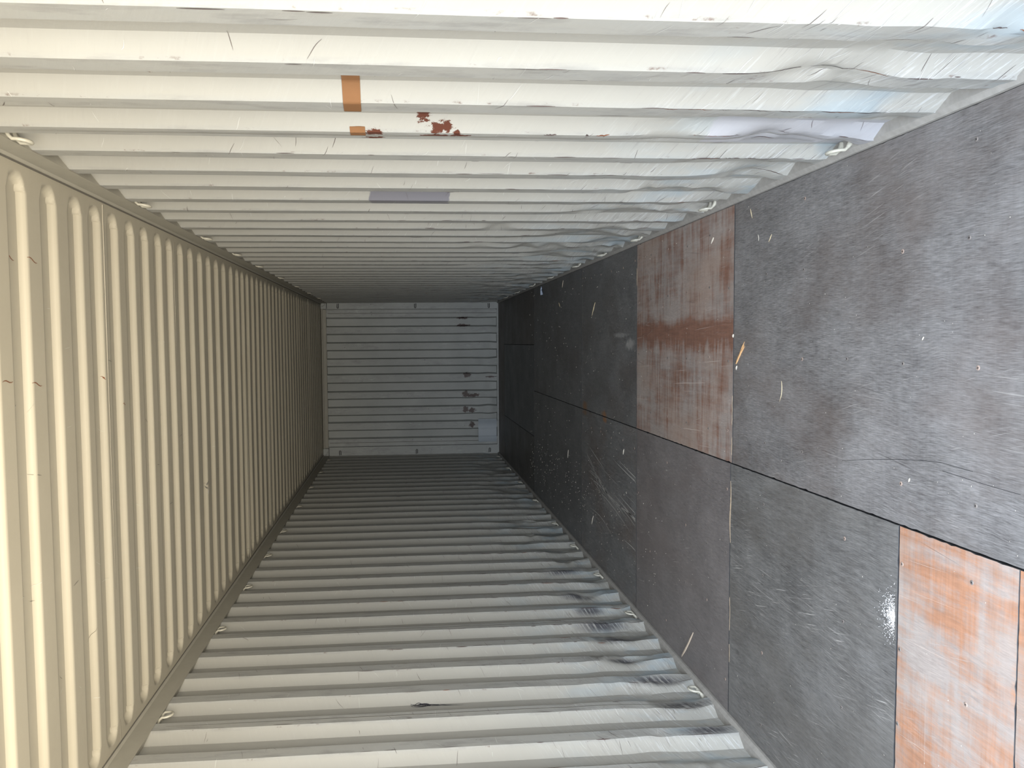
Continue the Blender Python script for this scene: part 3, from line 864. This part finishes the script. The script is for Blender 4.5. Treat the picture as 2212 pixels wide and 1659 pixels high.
def sheet(x0, x1, y0, y1, mat, label, i):
    g = np.random.default_rng(100 + i)
    # outline with slightly chipped edges
    def side_pts(a, b, fixed, axis, sgn):
        n = max(4, int(abs(b - a) / .018))
        t = np.linspace(a, b, n, endpoint=False)
        jit = np.abs(g.normal(0, .0006, n)) + (g.random(n) < .06) * g.uniform(.001, .0035, n)
        jit[0] = 0
        return [(q, fixed + sgn * j) if axis == 0 else (fixed + sgn * j, q) for q, j in zip(t, jit)]
    out = side_pts(x0, x1, y0, 0, 1) + side_pts(y0, y1, x1, 1, -1) + side_pts(x1, x0, y1, 0, -1) + side_pts(y1, y0, x0, 1, 1)
    n = len(out)
    e = .0012
    cx, cy = (x0 + x1) / 2, (y0 + y1) / 2
    ins = [(x - math.copysign(min(e, abs(x - cx)), x - cx), y - math.copysign(min(e, abs(y - cy)), y - cy)) for x, y in out]
    bm = bmesh.new()
    top = [bm.verts.new((x, y, 0)) for x, y in ins]
    mid = [bm.verts.new((x, y, -.0014)) for x, y in out]
    low = [bm.verts.new((x, y, -.028)) for x, y in out]
    bm.faces.new(top); bm.faces.new(list(reversed(low)))
    for k in range(n):
        j = (k + 1) % n
        f1 = bm.faces.new((mid[k], mid[j], top[j], top[k]))
        f2 = bm.faces.new((low[k], low[j], mid[j], mid[k]))
        f1.material_index = 1; f2.material_index = 1
    if label.startswith('dark plywood floor sheet beside the lower wall'):
        for k in range(26):          # bunch of curved scrapes
            a0 = g.normal(0, .05); ln = g.uniform(.25, 1.1)
            ya = g.uniform(5.7, 6.15) if k % 3 else g.uniform(5.0, 5.6)
            xa = (-.50 if k < 17 else (-.33 if k < 22 else -.81)) + a0
            t = np.linspace(0, 1, 12)
            xx = xa - .10 * t + g.normal(0, .02) * t + g.uniform(-.03, .05) * np.sin(math.pi * t)
            yy = ya - ln * t
            yy = np.clip(yy, y0 + .02, y1 - .02)
            w = g.uniform(.0012, .0042) * np.sin(np.linspace(.2, math.pi - .2, 12))
            A = [bm.verts.new((x + q, y, .0007)) for x, y, q in zip(xx, yy, w)]
            B = [bm.verts.new((x - q, y, .0007)) for x, y, q in zip(xx, yy, w)]
            for q in range(11):
                f_ = bm.faces.new((A[q], A[q + 1], B[q + 1], B[q])); f_.material_index = 2
    if label.startswith('broad grey'):
        for pts_ in ([(.148, 2.355), (.176, 2.2), (.2, 2.036), (.212, 1.93), (.217, 1.857), (.212, 1.74)], [(.195, 1.856), (.186, 1.7), (.182, 1.579)]):
            A = [bm.verts.new((x + .0006, y, .0007)) for x, y in pts_]
            B = [bm.verts.new((x - .0006, y, .0007)) for x, y in pts_]
            for q in range(len(pts_) - 1):
                f_ = bm.faces.new((A[q], A[q + 1], B[q + 1], B[q])); f_.material_index = 1
    bm.normal_update()
    for f_ in bm.faces:
        if f_.material_index and abs(f_.normal.z) > .9 and f_.normal.z < 0: f_.normal_flip()
    me = bpy.data.meshes.new('plywood_sheet')
    bm.to_mesh(me); bm.free()
    o = link('plywood_sheet', me, [mat, MAT_GAP, MAT_SCRAPE])
    tag(o, label, 'floor sheet', 'plywood sheets of the floor')
    k = 0
    for (sx, sy) in SEEN_SCREWS:
        if x0 + .01 < sx < x1 - .01 and y0 + .008 < sy < y1 - .008:
            c = bpy.data.objects.new('screw', SCREW_B if k % 3 == 0 else SCREW_A)
            c.location = (sx, sy, 0)
            c.rotation_euler = (0, 0, random.uniform(0, 1.5))
            COL.objects.link(c); c.parent = o
            k += 1
    return o

SHEET_OBJ = [sheet(*q, i) for i, q in enumerate(SHEETS)]

# torn pale edges of two sheets along the cross joint
def torn_edge(parent, pts, w, z=.0015):
    mb = MB()
    n = len(pts)
    vs = []
    for k, (x, y) in enumerate(pts):
        ww = w * (math.sin(math.pi * (k + .3) / (n - .4)) ** .6) * random.uniform(.8, 1.15)
        vs += [(x, y - ww * .5, .0006), (x, y, z), (x, y + ww * .5, .0006)]
    fs = []
    for k in range(n - 1):
        for c in (0, 1):
            fs.append((3 * k + c, 3 * k + c + 1, 3 * k + c + 4, 3 * k + c + 3))
    mb.add(vs, fs)
    o = link('torn_edge', mb.mesh('torn_edge', 40), [MAT_TORN], parent)
    tag(o, 'pale torn wood edge')
MAT_TORN = plain('torn_pale_wood', (0.42, 0.33, 0.24), .8, .2, 120)
torn_edge(SHEET_OBJ[7], [(-.081 - .0136 * k, 3.2605 - .004 * math.sin(k * .33)) for k in range(22)], .013)
torn_edge(SHEET_OBJ[6], [(-.62 - .012 * k, 3.257 + random.uniform(-.002, .002)) for k in range(14)], .006)
torn_edge(SHEET_OBJ[6], [(-.84 - .012 * k, 3.257 + random.uniform(-.002, .002)) for k in range(8)], .007)
torn_edge(SHEET_OBJ[1], [(.31 - .012 * k, 3.252 + random.uniform(-.002, .002)) for k in range(12)], .006)
torn_edge(SHEET_OBJ[1], [(.12 - .01 * k, 3.252 + random.uniform(-.002, .002)) for k in range(9)], .008)
torn_edge(SHEET_OBJ[1], [(1.02 - .012 * k, 4.716 + random.uniform(-.002, .002)) for k in range(10)], .012)

# ------------------------------------------------------------------ lashing rings
def ring_meshes():
    """rod loop and its two welded feet; local x points into the container, local z away from the rail"""
    mb = MB()
    pts = [(-.016, -.027, -.004), (.004, -.027, .002), (.014, -.027, .014)]
    for k in range(9):
        a = math.pi * k / 8
        pts.append((.014 + .004 * math.sin(a), -.027 * math.cos(a), .026 + .030 * math.sin(a)))
    pts += [(.014, .027, .014), (.004, .027, .002), (-.016, .027, -.004)]
    mb.tube(pts, .0058, 10)
    loop = mb.mesh('ring_loop', 50)
    mb = MB()
    feet = []
    for y in (-.027, .027):
        mb = MB()
        mb.tube([(-.020, y, -.010), (-.006, y, -.004), (.006, y, .004)], [.0105, .009, .0065], 10)
        feet.append(mb.mesh('weld_foot', 50))
    return loop, feet

LOOP, FEET = ring_meshes()
LOOP.materials.append(MAT_RING)
for f_ in FEET: f_.materials.append(MAT_RING)
ORD = ['nearest', 'second', 'third', 'fourth', 'fifth', 'sixth', 'seventh', 'eighth', 'ninth', 'tenth']
for side, wname in ((1, 'top'), (-1, 'bottom')):
    ks = SEAMS[side]
    for up, rname in ((1, 'roof rail'), (0, 'floor edge')):
        vis = [k for k in ks if 2.25 < Y0[side] + k * P + .176 < 11.9]
        if side < 0: vis = [k for k in vis if Y0[side] + k * P > 3.2]
        for n_, k in enumerate(vis):
            y = Y0[side] + k * P + .152
            o = empty('lashing_ring', (side * (HI + .012), y, 2.639 if up else .034))
            # local x inward, local z away from the rail
            sx, sz = -side, (-1 if up else 1)
            M = Matrix(((sx, 0, 0, 0), (0, sx * sz, 0, 0), (0, 0, sz, 0), (0, 0, 0, 1)))
            o.matrix_world = Matrix.Translation(o.location) @ M
            place = 'nearest' if n_ == 0 else ('deepest, last' if n_ == len(vis) - 1 else ORD[n_] + ' nearest')
            tag(o, '%s lashing ring at the %s of the %s wall' % (place, rname, {'top': 'upper', 'bottom': 'lower'}[wname]),
                'lashing ring', 'lashing rings along the %s of the wall at the photo %s' % (rname, wname))
            for nm_, me_ in (('ring_loop', LOOP), ('weld_foot', FEET[0]), ('weld_foot', FEET[1])):
                c = bpy.data.objects.new(nm_, me_)
                COL.objects.link(c); c.parent = o

# lashing bars on the far corner posts
def bar_mesh():
    mb = MB()
    pts = [(0, 0, 0), (.0, -.022, .01)]
    for k in range(7):
        a = math.pi * k / 6
        pts.append((.0 + .011 * (1 - math.cos(a)) , -.03, .055 + .014 * math.sin(a)))
    pts += [(.022, -.022, .012), (.022, 0, .004)]
    mb.tube(pts, .0048, 8)
    me = mb.mesh('lashing_bar', 50)
    me.materials.append(MAT_BAR)
    return me
BAR = bar_mesh()
for side, wname in ((1, 'top'), (-1, 'bottom')):
    for z, hn in ((2.47, 'roof end'), (1.29, 'middle'), (.15, 'floor end')):
        o = bpy.data.objects.new('lashing_bar', BAR)
        o.rotation_euler = (0, math.radians(-90 if side > 0 else 90), 0)
        o.location = (side * 1.165, L - .012, z + (0.011 if side < 0 else -.011))
        COL.objects.link(o)
        tag(o, 'dark bent lashing bar at the %s of the far end wall\'s %s post' % (hn, {'top': 'upper', 'bottom': 'lower'}[wname]), 'lashing bar', 'lashing bars on the far corner posts')

# ------------------------------------------------------------------ tape on the upper wall
MAT_TAPE = plain('brown_packing_tape', (0.185, 0.092, 0.042), .35, .12, 18)
def tape(y0, y1, z0, z1, label, skew=0.0):
    ny, nz = 26, 8
    ys, zs = np.linspace(y0, y1, ny), np.linspace(z0, z1, nz)
    Y, Z = np.meshgrid(ys, zs, indexing='ij')
    Z = Z + skew * (Y - y0)
    Yw = Y + (vnoise(Z * 40, Y * 3) - .5) * .004 * ((Y == y0) | (Y == y1))
    X = HI + wall_off(+1, Yw, Z) - .0018
    mb = MB()
    vs = [tuple(q) for q in np.stack([X, Yw, Z], -1).reshape(-1, 3)]
    back = [(x + .0012, y, z) for x, y, z in vs]
    f = grid_faces(ny, nz)
    mb.add(vs, [tuple(q) for q in f])
    mb.add(back, [tuple(q[::-1]) for q in f])
    o = link('packing_tape', mb.mesh('packing_tape', 40), [MAT_TAPE])
    tag(o, label, 'tape', 'brown tape pieces on the upper wall')
tape(1.782, 1.975, 1.579, 1.624, 'long strip of brown tape stuck across a rib of the wall along the photo top', .03)
tape(2.148, 2.200, 1.584, 1.628, 'short square of brown tape stuck beside dark rust, one rib beyond the long strip')

# ------------------------------------------------------------------ litter on the floor
def splinter_mesh(ln, w, th, seed, forks=0, bend=0.0):
    g = random.Random(seed)
    mb = MB()
    def piece(a0, a1, off, w_, th_):
        n = 9; vs = []
        for k in range(n):
            t = k / (n - 1)
            x = (a0 + (a1 - a0) * t - .5) * ln
            q = max(.12, math.sin(math.pi * (t * .85 + .12)) ** .7) * g.uniform(.85, 1.1)
            y = off * t + bend * ln * (4 * t * (1 - t)) + g.uniform(-.05, .05) * w_
            vs += [(x, y - w_ * q / 2, 0), (x, y - w_ * q * .35, th_ * q), (x, y + w_ * q * .3, th_ * q * .9), (x, y + w_ * q / 2, 0)]
        fs = []
        for k in range(n - 1):
            for c in range(4):
                d = (c + 1) % 4
                fs.append((4 * k + c, 4 * k + d, 4 * k + 4 + d, 4 * k + 4 + c))
        fs += [(3, 2, 1, 0), (4 * n - 4, 4 * n - 3, 4 * n - 2, 4 * n - 1)]
        mb.add(vs, fs)
    piece(0, 1, 0, w, th)
    for q in range(forks):
        piece(.35, 1.0 + .1 * q, (w * .7) * (1 if q % 2 else -1), w * .5, th * .8)
    return mb.mesh('splinter', 35)

MAT_SPL = plain('fresh_splinter_wood', (0.42, 0.25, 0.12), .75, .35, 70)
MAT_STRAW = plain('pale_straw', (0.46, 0.38, 0.25), .7, .2, 80)
MAT_CHIP = plain('pale_wood_chip', (0.46, 0.42, 0.36), .7, .15, 80)
MAT_DSPL = plain('grey_splinter_wood', (0.40, 0.33, 0.26), .8, .25, 70)
MAT_PAPER = plain('bluish_paper', (0.62, 0.72, 0.90), .6, .05, 40)

def litter(name, p0, p1, w, th, mat, label, cat, seed, forks=0, bend=0.0, z0=0.0004, z1=0.0004, group=None):
    a, b = Vector((p0[0], p0[1], z0)), Vector((p1[0], p1[1], z1))
    d = b - a
    me = splinter_mesh(d.length, w, th, seed, forks, bend)
    o = link(name, me, [mat])
    o.location = (a + b) / 2
    o.rotation_euler = (0, -math.asin(max(-1, min(1, d.z / d.length))), math.atan2(d.y, d.x))
    tag(o, label, cat, group)
    return o

litter('wood_splinter', (.455, 3.215), (.540, 3.133), .011, .006, MAT_SPL, 'large forked orange wood splinter lying by the joint of the red brown sheet', 'splinter', 1, 2)
litter('wood_splinter', (.447, 3.206), (.428, 3.214), .007, .004, MAT_CHIP, 'tiny pale wood chip just below the large forked splinter', 'splinter', 2)
litter('wood_stick', (-.953, 3.704), (-1.150, 3.872), .010, .006, MAT_DSPL, 'grey brown wood stick slanting against the lower wall ledge', 'stick', 3, 1, .02, .0015, .0015)
litter('wood_splinter', (.860, 5.805), (.758, 5.915), .013, .004, MAT_STRAW, 'long flat yellowish splinter on the dark sheet beyond the red brown sheet', 'splinter', 4)
litter('wood_splinter', (.930, 7.225), (.884, 7.160), .012, .004, MAT_STRAW, 'short yellowish splinter deeper in, left of the long flat splinter', 'splinter', 5)
litter('wood_splinter', (1.125, 7.02), (1.06, 7.06), .010, .004, MAT_DSPL, 'brown splinter close to the upper wall, right of the paper scrap', 'splinter', 6)
litter('straw', (.399, 2.791), (.316, 2.806), .0024, .0018, MAT_STRAW, 'thin curved pale straw on the broad grey sheet', 'straw', 7, 0, .14)
litter('straw', (1.118, 3.087), (1.076, 3.068), .0040, .002, MAT_STRAW, 'thin upright yellow straw near the upper wall at the corner of the grey sheet', 'straw', 8)
litter('straw', (.985, 2.890), (.957, 2.916), .003, .002, MAT_STRAW, 'short slanting pale straw on the grey sheet near the upper wall', 'straw', 9, 0, .05)
litter('straw', (1.000, 3.012), (.972, 3.006), .0022, .0015, MAT_CHIP, 'faint bent fibre on the grey sheet, left of the slanting straw', 'straw', 10, 0, .12)
litter('wood_chip', (1.050, 3.483), (1.024, 3.515), .010, .004, MAT_CHIP, 'pale flat wood chip near the upper corner of the red brown sheet', 'wood chip', 11)
litter('wood_chip', (.566, 1.947), (.556, 1.955), .004, .002, MAT_CHIP, 'white crumb of wood in the middle of the broad grey sheet', 'wood chip', 12)
litter('wood_chip', (.588, 3.246), (.572, 3.250), .010, .005, MAT_CHIP, 'cream chip wedged in the joint above the large forked splinter', 'wood chip', 13)
litter('wood_chip', (.150, 1.995), (.138, 2.000), .005, .002, MAT_CHIP, 'white crumb low on the broad grey sheet near a screw', 'wood chip', 14)
litter('wood_splinter', (-.17, 5.0), (-.21, 5.02), .007, .004, MAT_CHIP, 'white sliver on the scratched dark sheet near the middle joint', 'splinter', 15)
litter('wood_splinter', (-.42, 6.80), (-.50, 6.83), .008, .004, MAT_CHIP, 'white sliver beyond the pale scratches of the lower dark sheet', 'splinter', 16)
litter('wood_splinter', (-.82, 5.86), (-.90, 5.92), .011, .004, MAT_CHIP, 'cream chip with a tail on the scratched dark sheet near the lower wall', 'splinter', 17)

mb = MB()     # folded paper scrap
pz = [(0, 0, .001), (.055, .02, .012), (.075, -.005, .004), (.03, -.03, .003), (-.01, -.055, .012), (-.045, -.03, .002), (-.02, .02, .016)]
ctr = (0.01, -.012, .020)
mb.add(pz + [ctr], [(k, (k + 1) % 7, 7) for k in range(7)])
mb.add([(x, y, max(.0005, z - .0012)) for x, y, z in pz] + [(ctr[0], ctr[1], ctr[2] - .0012)], [((k + 1) % 7, k, 7) for k in range(7)])
o = link('paper_scrap', mb.mesh('paper_scrap'), [MAT_PAPER])
o.location = (1.085, 8.13, .0003); o.rotation_euler = (0, 0, .5)
tag(o, 'crumpled bluish white paper scrap on the dark floor near the far upper corner', 'paper scrap')

# white powder: grains spilt at the edge of the charcoal sheet, one uncountable heap
mb = MB()
g = np.random.default_rng(8)
for k in range(1000):
    r = abs(g.normal(0, .030)); a = g.uniform(0, 2 * math.pi)
    x, y = -.285 + r * math.cos(a) * 1.25, 2.062 + abs(r * math.sin(a)) * 1.1 - .010
    if y < 2.044: y = 2.044 + abs(g.normal(0, .008))
    q = g.uniform(.0004, .0011) * (1.5 if g.random() < .05 else 1)
    mb.add([(x - q, y - q * .7, .0002), (x + q, y - q, .0002), (x + q * .8, y + q, .0002), (x - q * .7, y + q * .8, .0002), (x, y, .0002 + q * 1.1)],
           [(0, 1, 4), (1, 2, 4), (2, 3, 4), (3, 0, 4)])
MAT_POW = plain('white_powder', (0.85, 0.86, 0.88), .9, .05, 60)
o = link('spilt_powder', mb.mesh('spilt_powder'), [MAT_POW])
tag(o, 'white powder spilt at the edge of the charcoal sheet beside the orange one', 'powder', None, 'stuff')

# fine pale crumbs scattered over the floor, too many to count
mb = MB()
for k in range(900):
    y = 1.5 + 7.5 * g.random() ** 1.2
    x = g.uniform(-1.14, 1.14)
    if g.random() < .35:        # more of them swept towards the lower wall
        x = g.normal(-.75, .16); y = g.uniform(4.3, 9)
    if 3.2 < y < 3.3: continue
    if not -1.15 < x < 1.15: continue
    q = g.uniform(.0004, .0012) * (1 + max(0, y - 3) * .40)
    e = g.uniform(1, 2.6)
    mb.add([(x - q * e, y - q * .7, .0016), (x + q * e, y - q, .0016), (x + q * .8, y + q, .0016), (x - q * .7, y + q * .8, .0016), (x, y, .0016 + q * .8)],
           [(0, 1, 4), (1, 2, 4), (2, 3, 4), (3, 0, 4)])
o = link('wood_crumbs', mb.mesh('wood_crumbs'), [MAT_CHIP])
tag(o, 'fine pale wood crumbs scattered over the plywood floor', 'crumbs', None, 'stuff')
